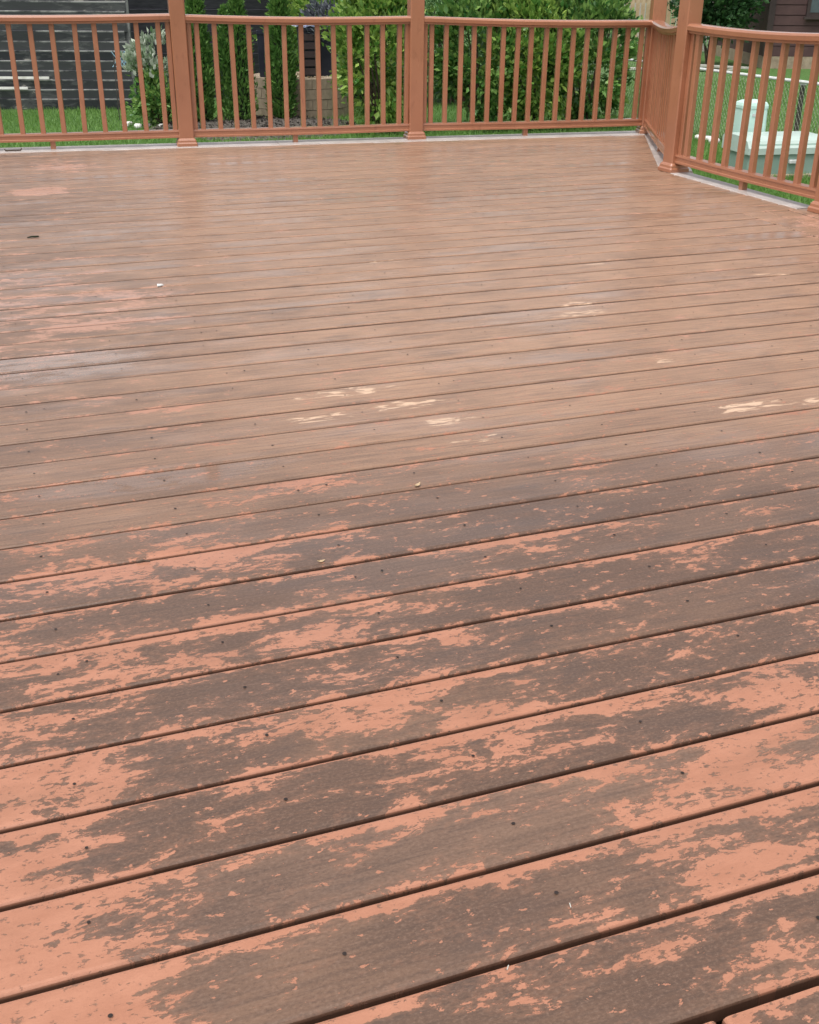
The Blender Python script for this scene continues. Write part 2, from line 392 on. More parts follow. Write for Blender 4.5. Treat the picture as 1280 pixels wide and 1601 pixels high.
# pale border boards outside the posts
def border(a, b, wi, wo, name='border_board', za=0.003, ca=None, cb=None):
    a = Vector((a[0], a[1])); b = Vector((b[0], b[1])); d = (b - a).normalized(); nrm = Vector((-d.y, d.x))
    ring = lambda p, sl: [(p.x + nrm.x * o + d.x * sl * o, p.y + nrm.y * o + d.y * sl * o, z) for o, z in ((-wi, -.026), (-wi, -.003), (-wi + .004, za), (wo - .006, za), (wo, -.006), (wo, -.026))]
    m = MB(); m.loft([ring(a, ca or 0), ring(b, cb or 0)]); return m.build(name, M['pale'], deck)
bl = (P0[0] - 1.2, back_y(P0[0] - 1.2))
seg = [bl, (P0[0] + .9, back_y(P0[0] + .9)), PM, (PC[0], PC[1])]
border(bl, (1.9, back_y(1.9) - .0), .12, .13)
border((1.903, back_y(1.903)), (PC[0] + .02, back_y(PC[0] + .02)), .12, .13, cb=.62)
border((PC[0] + .045, PC[1] - .05), (P2[0] + .01, P2[1] + .012), .085, .12, ca=-.2)
border((3.925, P2[1] - .003), (3.925, SEAM_Y + .004), .06, .075)
# rim boards and framing below
def rim(a, b, off, th=.03):
    a = Vector(a); b = Vector(b); d = (b - a).normalized(); n_ = Vector((-d.y, d.x)); m = MB()
    m.loft([[(p.x + n_.x * o, p.y + n_.y * o, z) for o, z in ((off - th, -.24), (off, -.24), (off, -.0275), (off - th, -.0275))] for p in (a, b)])
    return m.build('rim_board', M['rail'], deck)
rim(bl, PC, .10); rim(PC, P2, .10); rim(P2, (3.925, -1.2), .10)
jm = MB(); jm.box(-.02, .02, -1.15, 7.55, -.2, -.028)
j0 = jm.build('joist', M['timber'], deck); j0.location = (JX0 - 4 * JP, 0, 0)
for i in range(-3, 14): inst(j0, 'joist', deck, (JX0 + i * JP, 0, 0))
u = MB(); u.box(LEFT_X, 3.95, -1.2, 7.7, -.58, -.575)
u.build('soil_under_deck', M['timber'], deck)
for i, (x, y) in enumerate([(0.3, 1.0), (0.3, 4.5), (3.2, 1.0), (3.2, 4.5), (0.3, 7.4), (3.2, 7.4)]):
    b = MB(); b.box(x - .07, x + .07, y - .07, y + .07, LZ, -.2); b.build('footing_post', M['timber'], deck)
# screws: one per board and joist
sm = MB(); random.seed(21)
for k in range(10, -39, -1):
    yc = Y0 - (k + .46) * PIT
    for i in range(-5, 17):
        x = JX0 + i * JP
        if x > (right_x(yc, -.2) if yc > SEAM_Y else SEAM_X - .05) or random.random() < .07: continue
        for rep in range(1 + (random.random() < .12)):
            cx = x + random.gauss(0, .007) + rep * .055; cy = yc + random.gauss(0, .006) + rep * .01
            r = random.uniform(.0022, .0032); zt = .0021
            sm.add([(cx + r * math.cos(a), cy + r * math.sin(a), zt) for a in [math.pi * 2 * q / 8 for q in range(8)]], [tuple(range(8))])
tag(sm.build('screw_holes', M['rust'], deck), 'dark screw holes dotted along the deck boards', kind='stuff')

# ------------------------------------------------------------------ posts and railings
RAIL_TOP = 0.835
def make_post(p, rz, label, ht=2.7):
    t = tag(empty('railing_post', (p[0], p[1], 0.003), rz), label, 'post', 'railing posts')
    h = .051; s = MB(); s.box(-h, h, -h, h, 0, ht, .006); s.build('post_sleeve', M['rail'], t)
    b = MB()
    def ring(r, z, c=.006): return [(-r + c, -r, z), (r - c, -r, z), (r, -r + c, z), (r, r - c, z), (r - c, r, z), (-r + c, r, z), (-r, r - c, z), (-r, -r + c, z)]
    b.loft([ring(.070, 0), ring(.070, .018), ring(.064, .026), ring(.063, .038), ring(.056, .048), ring(.0515, .052)])
    b.build('post_skirt', M['rail'], t)
    return t
ba = math.atan2(BX[1], BX[0])
make_post(P0, ba, 'terracotta railing post at the far left end of the back rail')
make_post(PL, ba, 'terracotta railing post left of the slim green cedars')
make_post(PM, ba, 'terracotta railing post at the middle of the back rail')
make_post(PC, ba - .2, 'terracotta railing post at the back right deck corner')
make_post(P2, R(2), 'terracotta railing post standing right in front of the corner post')
make_post(P3, R(2), 'terracotta railing post cut by the right edge of the photo')
TOPP = [(-.033, -.052), (.033, -.052), (.033, -.040), (.046, -.036), (.047, -.014), (.036, -.003), (.018, 0), (-.018, 0), (-.036, -.003), (-.047, -.014), (-.046, -.036), (-.033, -.040)]
BOTP = [(y * 1.05, z * 1.15) for y, z in [(-.030, -.022), (.030, -.022), (.030, -.012), (.026, -.009), (.026, .008), (.030, .012), (.028, .022), (-.028, .022), (-.030, .012), (-.026, .008), (-.026, -.009), (-.030, -.012)]]
pk = MB(); pk.box(-.0160, .0160, -.0160, .0160, 0, 1.0, .003); picket0 = None
def railing(a, b, n, label, sag, ends=(True, True), top0=RAIL_TOP, top1=RAIL_TOP, support=0.5, seed=1):
    global picket0
    rr = random.Random(seed)
    a = Vector((a[0], a[1])); b = Vector((b[0], b[1])); L = (b - a).length; ang = math.atan2((b - a).y, (b - a).x)
    t = tag(empty('railing_section', (a.x, a.y, 0), ang), label, 'railing', 'deck railing sections')
    s0, s1 = .050, L - .050
    sg = lambda s: -sag * math.sin(math.pi * s / L)
    tz = lambda s: top0 + (top1 - top0) * s / L + sg(s)
    bz = lambda s: .083 + sg(s) * .35
    st = [s0 + (s1 - s0) * i / 16 for i in range(17)]
    m = MB(); m.loft([[(s, -y, tz(s) + z) for y, z in TOPP] for s in st]); m.build('top_rail', M['rail'], t)
    m = MB(); m.loft([[(s, -y, bz(s) + z) for y, z in BOTP] for s in st]); m.build('bottom_rail', M['rail'], t)
    ps = [s0 + (s1 - s0) * (i + .62) / (n + .24) for i in range(n)]
    if ends[0]: ps.append(s0 + .018)
    if ends[1]: ps.append(s1 - .018)
    for s in sorted(ps):
        z0 = bz(s) + .0250; h = tz(s) - .052 - z0 + .004
        loc = (s + rr.gauss(0, .002), rr.gauss(0, .0015), z0)
        rot = (rr.gauss(0, .003), rr.gauss(0, .005), rr.gauss(0, .03))
        if picket0 is None:
            o = pk.build('picket', M['rail'], t); picket0 = o; o.location = loc; o.rotation_euler = rot; o.scale = (1, 1, h)
        else: inst(picket0, 'picket', t, loc, rot, (1, 1, h))
    s = s0 + (s1 - s0) * support; m = MB(); m.box(s - .017, s + .017, -.017, .017, .002, bz(s) - .0245); m.build('support_block', M['rail'], t)
    return t
railing(P0, PL, 12, 'leftmost railing section in front of the peeling black fence', .010, top1=.84, support=.49, seed=2)
railing(PL, PM, 13, 'railing section in front of the slim cedars and round wall', .012, top0=.835, top1=.825, support=.46, seed=3)
railing(PM, PC, 16, 'railing section in front of the broad leafy shrubs',   .012, top0=.825, top1=.80, support=.46, seed=4)
railing(PC, P2, 15, 'railing section seen end-on whose pickets overlap into one surface', .03, top0=.80, top1=.835, support=.55, seed=5)
railing(P2, P3, 10, 'right railing section in front of the green utility cabinet', .016, top0=.84, top1=.84, support=.5, seed=6)

# ------------------------------------------------------------------ debris on the deck
def chip(name, pts, h, m, label, cat, loc, rz):
    b = MB(); n = len(pts)
    b.loft([[(x, y, 0) for x, y in pts], [(x * .94, y * .94, h + .002 * math.sin(i * 2.1)) for i, (x, y) in enumerate(pts)]])
    o = b.build(name, m); o.location = loc; o.rotation_euler = (0, 0, rz); return tag(o, label, cat)
tw = MB(); tw.tube([(-.05, 0, .006), (-.02, .004, .009), (.01, -.002, .008), (.035, .003, .007)], [.004, .006, .007, .005], 6)
o = tw.build('twig', M['core']); o.scale = (.6, .6, .6); o.location = (.115, 5.21, 0); o.rotation_euler = (0, 0, .2); tag(o, 'short black twig lying on the left far boards', 'twig')
chip('paint_flake', [(-.014, -.007), (0, -.011), (.015, -.005), (.011, .008), (-.008, .009)], .004, M['white'], 'white paint flake lying on the left far boards', 'flake', (.52, 4.18, .001), .3)
def curled_leaf(loc, rz, s, label):
    b = MB(); rows = []
    for i in range(7):
        u_ = i / 6; w = .010 * math.sin(math.pi * min(.97, u_ * .94 + .05)); zc = .004 + .008 * (u_ - .5) ** 2 * 4
        rows.append([(u_ * .045 - .022, -w, zc + .006), (u_ * .045 - .022, -w * .3, zc), (u_ * .045 - .022, w * .3, zc), (u_ * .045 - .022, w, zc + .008),
                     (u_ * .045 - .022, w * .3, zc - .0012), (u_ * .045 - .022, -w * .3, zc - .0012)])
    b.loft(rows); o = b.build('dry_leaf', M['tanwood'], smooth=True); o.location = loc; o.rotation_euler = (0, 0, rz); o.scale = (s, s, s)
    return tag(o, label, 'leaf')
curled_leaf((.81, 2.15, 0), .5, .45, 'small curled dry leaf beside a gap at mid deck')
curled_leaf((.50, 1.87, 0), -.2, .35, 'tiny dry leaf sliver caught on a board gap left of centre')
t2 = MB(); t2.tube([(-.014, 0, .003), (0, .002, .004), (.012, -.003, .003)], [.0016, .0024, .0014], 5)
o = t2.build('twig', M['bark']); o.location = (.165, 1.985, 0); tag(o, 'tiny brown twig by the gap on the left near boards', 'twig')
for (x, y, r_, lb) in [(.55, .892, 1.3, 'thin pale splinter on the near boards right of centre'), (.435, .83, .9, 'thin pale splinter on the nearest board at bottom centre')]:
    b = MB(); b.box(-.0035, .0035, -.0006, .0006, 0, .001); o = b.build('splinter', M['greywood']); o.location = (x, y, .0012); o.rotation_euler = (0, 0, r_); tag(o, lb, 'splinter')
st_ = MB(); st_.tube([(-.05, 0, .016), (-.047, .01, .006), (.05, .012, .006), (.056, .0, .018)], .0045, 5)
o = st_.build('stick', M['bark']); o.location = (.12, 8.02, .003); tag(o, 'bent grey stick lying on the pale back border board', 'stick')

# ------------------------------------------------------------------ vegetation
def leaves(n, C, D, size, wr=.5, fold=.25, jit=.5):
    """n leaves at C pointing along D; each a folded pointed oval of 4 triangles"""
    D = D + rng.normal(0, jit, D.shape); D /= np.linalg.norm(D, axis=1)[:, None] + 1e-9
    U = rng.normal(0, 1, D.shape); S = np.cross(D, U); S /= np.linalg.norm(S, axis=1)[:, None] + 1e-9
    Nn = np.cross(S, D); flip = np.sign(Nn[:, 2:3] + .15); flip[flip == 0] = 1; Nn *= flip; S *= flip
    s = (size * rng.uniform(.6, 1.3, n))[:, None]
    a = C; tip = C + D * s; mid = C + D * s * .5 - Nn * s * fold * .35
    l = C + D * s * .45 + S * s * wr * .5 + Nn * s * fold * .25; r = C + D * s * .45 - S * s * wr * .5 + Nn * s * fold * .25
    V = np.stack([a, l, mid, r, tip], 1).reshape(-1, 3); b = (np.arange(n) * 5)[:, None]
    F = np.concatenate([b + np.array([[0, 2, 1]]), b + np.array([[0, 3, 2]]), b + np.array([[1, 2, 4]]), b + np.array([[2, 3, 4]])], 0)
    return V, F
def stems(parent, pts_list, name='stem'):
    m = MB()
    for pts, rad in pts_list: m.tube(pts, rad, 6)
    return m.build(name, M['bark'], parent)
def shrub(name, loc, rx, ry, h, mat, label, cat='shrub', group=None, n=9000, size=.085, clumps=70, base=.05, wr=.55, droop=0.0, core=True, cl_sd=.11):
    t = tag(empty(name, (loc[0], loc[1], LZ)), label, cat, group)
    cc = []
    for i in range(clumps):
        d = rng.normal(0, 1, 3); d /= np.linalg.norm(d); rr = rng.uniform(.55, 1.0) ** .6
        z = (d[2] * .5 + .5)
        k = 1.0 - .35 * max(0, .25 - z) * 2
        cc.append((d[0] * rx * rr * k * rng.uniform(.85, 1.08), d[1] * ry * rr * k * rng.uniform(.85, 1.08), base + (h - base) * (d[2] * rr * .5 + .5)))
    cc = np.array(cc); idx = rng.integers(0, clumps, n)
    sd = cl_sd * rng.uniform(.6, 1.2, clumps)[idx][:, None]
    C = cc[idx] + rng.normal(0, 1, (n, 3)) * sd * np.array([1, 1, .8]); C[:, 2] = np.maximum(C[:, 2], .01)
    D = C - np.array([0, 0, h * .4]); D /= np.linalg.norm(D, axis=1)[:, None] + 1e-9; D[:, 2] += .25 - droop
    V, F = leaves(n, C, D, size, wr)
    tag(mesh_np('foliage', V, F, M[mat], t), kind='stuff')
    pl = []
    for i in range(7):
        e = cc[rng.integers(0, clumps)] * .9
        mid = np.array([e[0] * .35, e[1] * .35, e[2] * .5])
        pl.append(([(rng.normal(0, .04), rng.normal(0, .04), 0), tuple(mid), tuple(e)], [.02, .013, .005]))
    stems(t, pl)
    return t
def arborvitae(loc, r, h, label, n=5200, twin=False):
    t = tag(empty('arborvitae', (loc[0], loc[1], LZ)), label, 'cedar tree', 'slim cedars along the back bed')
    z = rng.uniform(0, 1, n) ** .85; a = rng.uniform(0, 2 * math.pi, n)
    prof = np.interp(z, [0, .06, .3, .6, .85, 1], [.62, .9, 1.0, .84, .46, .04])
    lump = 1 + .22 * np.sin(a * 3 + z * 9 + loc[0] * 7) * np.sin(z * 21 + a * 2) + .1 * np.sin(a * 7 + z * 37)
    rr = r * prof * lump * rng.uniform(.62, 1.05, n)
    C = np.stack([rr * np.cos(a), rr * np.sin(a), .05 + z * h], 1)
    D = np.stack([np.cos(a) * .55, np.sin(a) * .55, np.full(n, .9)], 1)
    if twin:
        k = rng.random(n) < .3; C[k] = C[k] * np.array([.6, .6, .84]) + np.array([-.17, -.03, 0])
    V, F = leaves(n, C, D, .062, .42, .15, .35)
    tag(mesh_np('foliage', V, F, M['cedar'], t), kind='stuff')
    m = MB(); m.tube([(0, 0, 0), (.01, 0, h * .5), (0, 0, h * .9)], [.03, .022, .006], 7); m.build('trunk', M['bark'], t)
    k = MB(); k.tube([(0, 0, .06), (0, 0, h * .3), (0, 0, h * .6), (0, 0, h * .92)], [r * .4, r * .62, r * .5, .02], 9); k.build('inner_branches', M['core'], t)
    return t
arborvitae((2.47, 14.27), .172, 1.56, 'slim cone-shaped cedar, leftmost of the three along the bed')
arborvitae((2.98, 14.30), .165, 1.52, 'slim cone-shaped cedar in the middle of the three, double tipped', twin=True)
arborvitae((3.52, 14.36), .172, 1.56, 'slim cone-shaped cedar, rightmost of the three, before the round wall')
G1 = 'broad-leaved shrubs behind the back railing'
shrub('leafy_shrub', (4.33, 12.95), .44, .5, 1.85, 'laurel2', 'bright green leafy shrub left of the middle post', group=G1, n=7000, clumps=64, cl_sd=.088)
shrub('leafy_shrub', (5.60, 12.95), .50, .5, 1.80, 'laurel', 'dark green leafy shrub just right of the middle post', group=G1, n=7000, clumps=64, cl_sd=.088)
shrub('leafy_shrub', (6.25, 12.75), .55, .5, 1.75, 'laurel2', 'bright green leafy shrub in the middle of the right hedge', group=G1, n=7000, clumps=64, cl_sd=.088)
shrub('leafy_shrub', (6.98, 12.80), .52, .5, 1.70, 'laurel', 'green leafy shrub beside the back right corner post', group=G1, n=6500, clumps=60, cl_sd=.088)
G2 = 'tall soft trees beyond the shrubs'
shrub('soft_tree', (5.0, 16.4), .9, .8, 2.5, 'laurel2', 'yellow green tree top above the rail left of the middle post', 'tree', G2, n=9000, size=.10, clumps=80, cl_sd=.16)
shrub('soft_tree', (6.5, 16.0), .95, .8, 2.4, 'feather', 'pale feathery tree top above the rail right of the middle post', 'tree', G2, n=11000, size=.10, clumps=90, wr=.22, cl_sd=.16)
shrub('soft_tree', (7.85, 15.6), .95, .8, 2.3, 'feather', 'pale feathery tree top above the rail near the corner post', 'tree', G2, n=11000, size=.10, clumps=90, wr=.3, cl_sd=.16)
shrub('round_bush', (14.9, 21.9), 1.0, .9, 2.7, 'darkleaf', 'dark green round bush beside the brown house', n=9000, size=.13, clumps=80, base=.7, cl_sd=.18)
shrub('white_leaved_plant', (1.95, 14.5), .26, .2, 1.05, 'white_leaf', 'white and green leaved plant at the end of the black fence', 'plant', n=900, size=.075, clumps=22, base=.5, cl_sd=.07)
shrub('low_plant', (1.98, 14.3), .24, .2, .62, 'laurel', 'low dark green plant under the white-leaved plant', 'plant', n=1800, size=.07, clumps=22, cl_sd=.07)
# grass blades
def grass(n, x0, x1, y0, y1, seed):
    r_ = np.random.default_rng(seed)
    x = r_.uniform(x0, x1, n); y = r_.uniform(y0, y1, n)
    h = r_.uniform(.03, .075, n); a = r_.uniform(0, math.pi, n); w = .004
    lean = r_.normal(0, .022, (n, 2))
    b1 = np.stack([x - w * np.cos(a), y - w * np.sin(a), np.full(n, LZ)], 1); b2 = np.stack([x + w * np.cos(a), y + w * np.sin(a), np.full(n, LZ)], 1)
    tp = np.stack([x + lean[:, 0], y + lean[:, 1], LZ + h], 1)
    return np.stack([b1, b2, tp], 1).reshape(-1, 3)
V = np.concatenate([grass(60000, -1.5, 8.0, 8.3, 13.6, 1), grass(50000, 4.1, 8.0, 3.8, 9.5, 2), grass(50000, 4.0, 14.5, 9.5, 18.5, 3), grass(20000, -1.5, 4.5, 13.4, 16.6, 4)])
tag(mesh_np('grass', V, np.arange(len(V)).reshape(-1, 3), M['blade']), 'short green lawn grass beyond the deck', 'grass', kind='stuff')
# mulch bed with chips
mb = MB(); ring = []
for i in range(28):
    a = 2 * math.pi * i / 28; ring.append((3.05 + 1.25 * math.cos(a) * (1 + .06 * math.sin(3 * a)), 13.75 + .95 * math.sin(a), LZ + .03))
mb.loft([[(x + (x - 3.05) * .06, y + (y - 13.75) * .06, LZ - .01) for x, y, z in ring], ring, [(3.05 + (x - 3.05) * .6, 13.75 + (y - 13.75) * .6, LZ + .06) for x, y, z in ring]])
mulch = tag(mb.build('mulch_bed', M['mulch']), 'dark mulch bed under the slim cedars', 'bed', kind='structure')
n = 2600; a = rng.uniform(0, 6.28, n); q = np.sqrt(rng.uniform(0, 1, n))
C = np.stack([3.05 + 1.22 * q * np.cos(a), 13.75 + .93 * q * np.sin(a), LZ + .035 + .02 * (1 - q)], 1)
V, F = leaves(n, C, np.stack([np.cos(a * 7), np.sin(a * 5), np.full(n, .15)], 1), .05, .6, .3)
tag(mesh_np('mulch_chips', V, F, M['mulch'], mulch), kind='stuff')
def rock(name, loc, s, m, label, group, seed):
    r_ = random.Random(seed); b = MB(); rings = []
    for i in range(1, 5):
        th = math.pi * i / 5; rings.append([(math.sin(th) * math.cos(p) * r_.uniform(.8, 1.15), math.sin(th) * math.sin(p) * r_.uniform(.8, 1.15), -math.cos(th) * .75 + .6) for p in [2 * math.pi * k / 8 for k in range(8)]])
    b.loft(rings); o = b.build(name, m, smooth=True); o.location = loc; o.scale = (s, s * .85, s * .8); o.rotation_euler = (0, 0, r_.uniform(0, 6)); return tag(o, label, 'rock', group)
ORD = ['first', 'second', 'third', 'fourth', 'fifth', 'sixth', 'seventh']
for i in range(7):
    rock('white_rock', (7.72 + .05 * math.sin(i * 2.3), 12.05 - .21 * i, LZ), .055 + .012 * (i % 3), M['white'], ORD[i] + ' small white rock from the left along the chain-link fence foot', 'white rocks along the chain-link fence', 40 + i)
for i, (x, y) in enumerate([(1.55, 14.35), (1.68, 14.2), (1.82, 14.28), (1.95, 14.1), (1.62, 14.55)]):
    rock('pale_rock', (x, y, LZ), .05 + .012 * (i % 2), M['white'], ORD[[0, 2, 3, 4, 1][i]] + ' small pale rock from the left below the white-leaved plant', 'pale rocks by the black fence', 60 + i)

# ------------------------------------------------------------------ black slat fences
def slat_fence(name, a, b, z1, label, mat, pitch=.122, sh=.108, seed=1, lift=.12, posts=None):
    r_ = random.Random(seed)
    a = Vector(a); b = Vector(b); L = (b - a).length; ang = math.atan2((b - a).y, (b - a).x)
    t = tag(empty(name, (a.x, a.y, LZ), ang), label, 'fence')
    npost = posts or max(2, int(L / 1.8) + 1)
    for i in range(npost):
        s = L * i / (npost - 1); m = MB(); m.box(s - .045, s + .045, .02, .11, 0, z1 + .02, .006); m.build('fence_post', mat, t)
    m = MB(); m.box(0, L, -.011, .011, 0, sh); s0 = None
    z = lift; 
    while z + sh < z1:
        dz = r_.gauss(0, .0015); tilt = r_.gauss(0, .0006); loc = (r_.uniform(-.03, .03), r_.uniform(-.004, .004), z + dz)
        rot = (r_.gauss(.19, .02), -tilt, 0)
        if s0 is None: s0 = m.build('slat', mat, t); s0.location = loc; s0.rotation_euler = rot
        else: inst(s0, 'slat', t, loc, rot)
        z += pitch
    return t
slat_fence('slat_fence', (-1.6, 17.3), (1.90, 16.35), 1.95, 'peeling black slat fence at the far left', M['black'], seed=3, posts=3, sh=.134, lift=.01)
slat_fence('slat_fence', (1.95, 17.9), (6.2, 17.2), 2.1, 'smooth charcoal slat fence behind the slim cedars', M['blackplain'], pitch=.15, sh=.164, seed=5, lift=.02)
lf = bpy.data.objects['slat_fence']
for z, x0, x1 in ((.40, .2, 2.55), (.27, .2, 2.25)):  # added white strips stand for backlit gaps between the slats
    m = MB(); m.box(x0, x1, -.075, -.052, z, z + .03); m.build('backlit_gap_strip', M['white'], lf)
# small pale blue lattice at the fence end
t = tag(empty('lattice_panel', (1.70, 15.2, LZ + .62), 0), 'small pale blue lattice hanging at the end of the black fence', 'lattice')
for i in range(5):
    m = MB(); m.box(-.005, .005, -.004, .004, -.11, .11); o = m.build('lattice_strip', M['blue'], t); o.location = (-.08 + i * .04, 0, .1); o.rotation_euler = (0, .6, 0)
    o2 = inst(o, 'lattice_strip', t, (-.08 + i * .04, -.009, .1), (0, -.6, 0))
m = MB(); m.box(-.128, -.118, -.012, .004, -.62, .2); m.build('stake', M['darksteel'], t)

# ------------------------------------------------------------------ round raised bed with planters
bedc = (3.95, 15.15)
t = tag(empty('round_stone_bed', (bedc[0], bedc[1], LZ)), 'round raised bed of brown blocks right of the cedars', 'raised bed')
RB, HB, NC, NB = .66, .50, 4, 20
bm_ = MB(); da = 2 * math.pi / NB
outer = [(RB * math.cos(da * (k / 4 - .5) * .97), RB * math.sin(da * (k / 4 - .5) * .97)) for k in range(5)]
inner = [(.5 * math.cos(da * (k / 4 - .5) * .97), .5 * math.sin(da * (k / 4 - .5) * .97)) for k in range(4, -1, -1)]
bm_.loft([[(x, y, 0) for x, y in outer + inner], [(x, y, HB / NC - .006) for x, y in outer + inner]])
b0 = None
for c in range(NC):
    for i in range(NB):
        ang = da * (i + .5 * (c % 2)); sc = 1 + random.uniform(-.006, .006)
        if b0 is None: b0 = bm_.build('block', M['stone'], t); b0.rotation_euler = (0, 0, ang)
        else: inst(b0, 'block', t, (0, 0, c * HB / NC), (0, 0, ang), (sc, sc, 1))
m = MB(); m.tube([(0, 0, .02), (0, 0, HB - .015)], .52, 24); m.build('gravel_fill', M['gravel'], t)
n = 1500; a = rng.uniform(0, 6.28, n); q = np.sqrt(rng.uniform(0, 1, n)) * .5
V, F = leaves(n, np.stack([q * np.cos(a), q * np.sin(a), np.full(n, HB - .012)], 1), np.stack([np.cos(a * 3), np.sin(a * 5), np.full(n, .2)], 1), .035, .8, .3)
tag(mesh_np('gravel_stones', V, F, M['gravel'], t), kind='stuff')
BZ = LZ + HB - .012
def planter(loc, w, d, h, label, slats=False):
    t = tag(empty('planter_box', (loc[0], loc[1], BZ), -.2), label, 'planter', 'dark planter boxes on the round bed')
    m = MB(); rings = []
    for s_, z in ((.86, 0), (1, h - .04), (1.06, h - .04), (1.06, h), (.94, h), (.92, h - .05)):
        rings.append([(x * s_, y * s_, z) for x, y in ((-w / 2, -d / 2), (w / 2, -d / 2), (w / 2, d / 2), (-w / 2, d / 2))])
    m.loft(rings); m.build('box_shell', M['navy'], t)
    if slats:
        for i in range(5):
            b = MB(); b.box(-w * .42, w * .42, -d / 2 - .012, -d / 2 + .02, .04 + i * h * .17, .04 + i * h * .17 + h * .13); b.build('slat', M['trim'], t)
    return t
planter((4.32, 14.98), .27, .27, .52, 'tall navy planter box with a purple plant on the round bed')
planter((4.02, 14.92), .25, .25, .60, 'navy slatted box left of the purple plant on the round bed', True)
planter((3.50, 15.05), .22, .22, .56, 'navy planter box between the middle and right cedars')
pp = shrub('purple_plant', (4.24, 14.9), .22, .2, .5, 'purple_leaf', 'purple grey leafy plant in the navy planter', 'plant', n=900, size=.07, clumps=18, base=.05, cl_sd=.05)
pp.location.z = BZ + .38
b = MB(); pts = []
for i in range(9):
    xx = -.16 + .04 * i; pts.append([(xx, -.11, .005 + .012 * math.sin(i * 1.7)), (xx, .11, .012 + .01 * math.sin(i * 1.1)), (xx, .11, .030 + .012 * math.sin(i * 1.1)), (xx, -.11, .026 + .014 * math.sin(i * 1.7))])
b.loft(pts); o = b.build('folded_cloth', M['cloth']); o.location = (4.0, 14.90, BZ + .605); tag(o, 'folded white and blue cloth on the navy slatted box', 'cloth')

# ------------------------------------------------------------------ chain-link fence, utility boxes
FX, FY0, FY1, FH = 7.92, 6.2, 16.5, .742
t = tag(empty('chain_link_fence', (FX, FY0, LZ)), 'low chain-link fence with pale top pipe across the lawn', 'fence')
L = FY1 - FY0
m = MB(); m.tube([(0, 0, FH), (0, L * .5, FH - .004), (0, L, FH)], .017, 8); m.build('top_rail', M['galv'], t)
for y in (.72, 3.76, 6.8, 9.85):
    m = MB(); m.tube([(.03, y, 0), (.03, y, FH - .01)], .026, 8); m.build('fence_post', M['darksteel'], t)
    m = MB(); m.tube([(.03, y, FH - .035), (.03, y, FH - .012)], .034, 8); m.build('post_clamp', M['galv'], t)
m = MB(); p_ = .055; r_ = .0024; ht = FH - .05
def wire(a, b): m.tube([a, b], r_, 4, False)
k = -int(ht / p_) - 1
while k * p_ < L:
    y0, y1 = k * p_, k * p_ + ht * .72
    def cl(ya, yb, flip):
        za, zb = .02, .02 + ht; lo, hi = max(ya, 0), min(yb, L)
        if hi <= lo: return
        z0 = za + (lo - ya) / (yb - ya) * (zb - za); z1 = za + (hi - ya) / (yb - ya) * (zb - za)
        if flip: z0, z1 = za + zb - z0, za + zb - z1
        wire((-.018 - .003 * flip, lo, z0), (-.018 - .003 * flip, hi, z1))
    cl(y0, y1, 0); cl(y0, y1, 1); k += 1
m.build('wire_mesh', M['wire'], t)
m = MB(); m.tube([(-.02, 0, .03), (-.02, L, .03)], .005, 5); m.build('bottom_wire', M['darksteel'], t)
# green cabinet
t = tag(empty('utility_cabinet', (6.98, 9.02, LZ), R(-8)), 'low faded green utility cabinet on the lawn behind the right rail', 'cabinet')
W, D_, H = .78, .50, .36
m = MB(); m.box(-W / 2 - .03, W / 2 + .03, -D_ / 2 - .03, D_ / 2 + .03, 0, .04, .008); m.build('base_pad', M['stone'], t)
m = MB(); m.box(-W / 2, W / 2, -D_ / 2, D_ / 2, .04, H - .05, .012); m.build('cabinet_body', M['green_box'], t)
m = MB()
sec = [(-D_ / 2 - .018, H - .14), (D_ / 2 + .018, H - .14), (D_ / 2 + .018, H - .02), (D_ / 2 - .05, H + .005), (-D_ / 2 + .14, H + .005), (-D_ / 2 + .03, H - .025), (-D_ / 2 - .018, H - .085)]
m.loft([[(x, y, z) for y, z in sec] for x in (-W / 2 - .018, W / 2 + .018)]); m.build('lid', M['lid'], t)
m = MB(); m.box(.02, .10, -D_ / 2 - .034, -D_ / 2 - .0, H - .22, H - .19, .004); m.build('latch', M['galv'], t)
m = MB(); m.box(-.012, -.004, -D_ / 2 - .006, -D_ / 2, .06, H - .16); m.build('door_seam', M['trim'], t)
t = tag(empty('utility_pedestal', (6.98, 9.46, LZ), R(-8)), 'tall pale mint utility pedestal with rounded top behind the cabinet', 'pedestal')
def rr_ring(w, d, z, c): 
    o_ = []
    for sx, sy, a0 in ((1, 1, 0), (-1, 1, 90), (-1, -1, 180), (1, -1, 270)):
        for k in range(4):
            a = R(a0 + 30 * k); o_.append((sx * (w - c) + c * math.cos(a), sy * (d - c) + c * math.sin(a), z))
    return o_
m = MB(); m.loft([rr_ring(.14, .11, 0, .03), rr_ring(.14, .11, .3, .03), rr_ring(.132, .104, .56, .03)]); m.build('pedestal_body', M['mint'], t)
m = MB(); m.loft([rr_ring(.138, .109, .56, .03), rr_ring(.138, .109, .585, .03), rr_ring(.128, .10, .612, .04), rr_ring(.10, .07, .63, .05), rr_ring(.07, .06, .634, .048)]); m.build('cap', M['mint'], t, smooth=False)
m = MB(); m.box(-.035, .02, -.1115, -.104, .49, .515); m.build('label_plate', M['galv'], t)

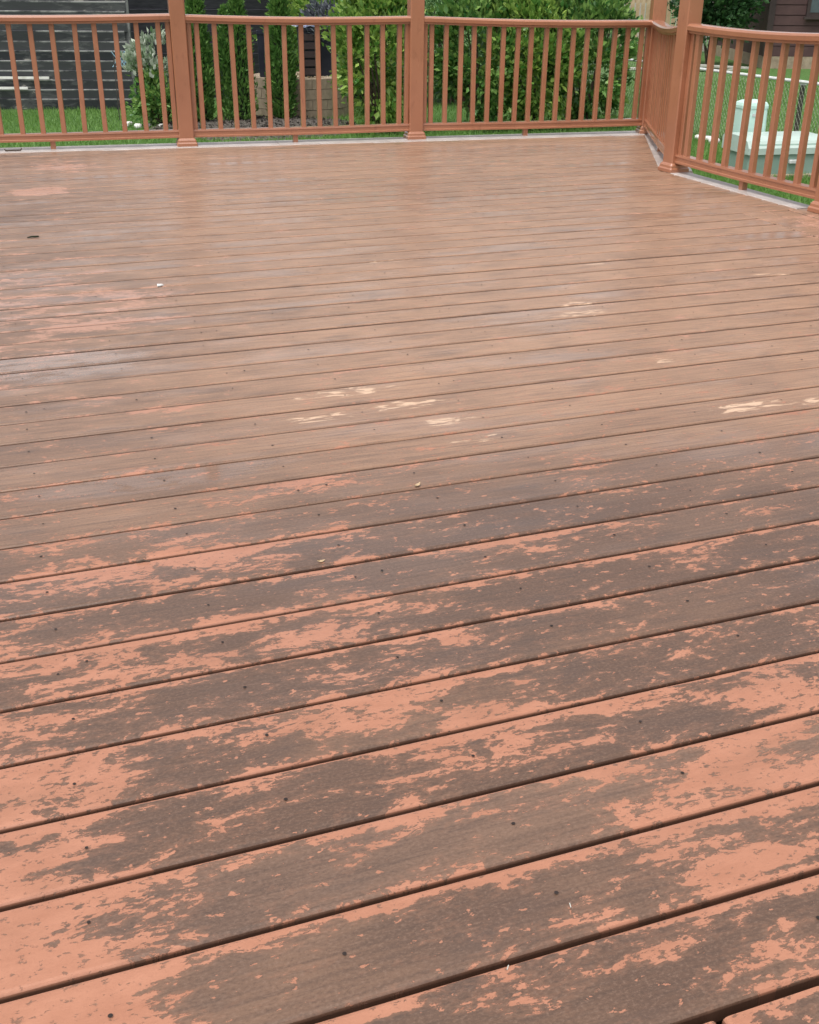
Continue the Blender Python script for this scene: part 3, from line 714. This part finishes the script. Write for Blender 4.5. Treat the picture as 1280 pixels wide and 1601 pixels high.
# ------------------------------------------------------------------ house, far fences, planks
hc = Vector((15.75, 21.15)); hd = Vector((.93, -.37)).normalized()
t = tag(empty('brown_house', (hc.x, hc.y, LZ), math.atan2(hd.y, hd.x)), 'dark brown sided house at the far right', 'house')
m = MB(); m.box(0, 7, .03, 5, 0, 3.0); m.build('wall', M['house'], t)
m = MB(); m.box(0, 7, 0, .027, 0, .185); s0 = m.build('siding_board', M['house'], t); s0.location = (0, 0, .25)
for i in range(1, 13): inst(s0, 'siding_board', t, (0, 0, .25 + i * .2), (R(-2.5), 0, 0))
m = MB(); m.box(-.02, 7.02, -.02, 5.02, 0, .24); m.build('foundation', M['stone'], t)
m = MB(); m.box(-.03, .1, -.03, .09, .24, 3.0); m.build('corner_trim', M['trim'], t)
w_ = MB(); w_.box(.75, 1.65, -.05, .02, 1.02, 2.2); wo = w_.build('window', M['trim'], t)
m = MB(); m.box(.82, 1.17, -.056, -.04, 1.1, 2.12); m.build('pane', M['glass'], wo)
m = MB(); m.box(1.22, 1.58, -.056, -.04, 1.1, 2.12); m.build('pane', M['glass'], wo)
m = MB(); m.box(.7, 1.7, -.10, -.045, .97, 1.02); m.build('sill', M['trim'], wo)
m = MB(); m.loft([[(-.4, -.5, 3.0), (7.4, -.5, 3.0), (7.4, 5.5, 3.0), (-.4, 5.5, 3.0)], [(-.4, 2.4, 4.4), (7.4, 2.4, 4.4), (7.4, 2.6, 4.4), (-.4, 2.6, 4.4)]]); m.build('roof', M['trim'], t)
def picket_fence(name, a, b, h, mat, label, pw=.09, gap=.035):
    a = Vector(a); b = Vector(b); L = (b - a).length; ang = math.atan2((b - a).y, (b - a).x)
    t = tag(empty(name, (a.x, a.y, LZ), ang), label, 'fence')
    m = MB(); m.add([(0, 0, .05), (pw, 0, .05), (pw, .018, .05), (0, .018, .05), (0, 0, h - .06), (pw, 0, h - .06), (pw, .018, h - .06), (0, .018, h - .06), (pw / 2, 0, h), (pw / 2, .018, h)],
        [(0, 1, 5, 8, 4), (3, 7, 9, 6, 2), (0, 4, 7, 3), (1, 2, 6, 5), (4, 8, 9, 7), (8, 5, 6, 9), (0, 3, 2, 1)])
    p0 = None
    for i in range(int(L / (pw + gap))):
        x = i * (pw + gap); dz = random.uniform(-.02, .02)
        if p0 is None: p0 = m.build('picket', mat, t)
        else: inst(p0, 'picket', t, (x, 0, dz))
    for z in (.35, h - .35):
        m2 = MB(); m2.box(0, L, .019, .06, z, z + .08); m2.build('cross_rail', mat, t)
    return t
picket_fence('picket_fence', (12.6, 25.6), (16.2, 24.4), 1.55, M['tanwood'], 'tan wooden picket fence far behind the corner post')
picket_fence('picket_fence', (15.6, 27.0), (18.4, 25.8), 1.75, M['greywood'], 'pale grey picket fence far right of the corner post')
for i, (x, y, rz, l_, lb) in enumerate([(13.55, 20.9, -.35, 2.4, 'grey plank lying on the grass under the round bush'), (14.2, 20.6, -.15, 1.6, 'short grey plank leaning across the longer plank')]):
    m = MB(); m.box(-l_ / 2, l_ / 2, -.07, .07, 0, .04, .005); o = m.build('plank', M['greywood']); o.location = (x, y, LZ + .02 + i * .06); o.rotation_euler = (0, .05 * i, rz); tag(o, lb, 'plank')
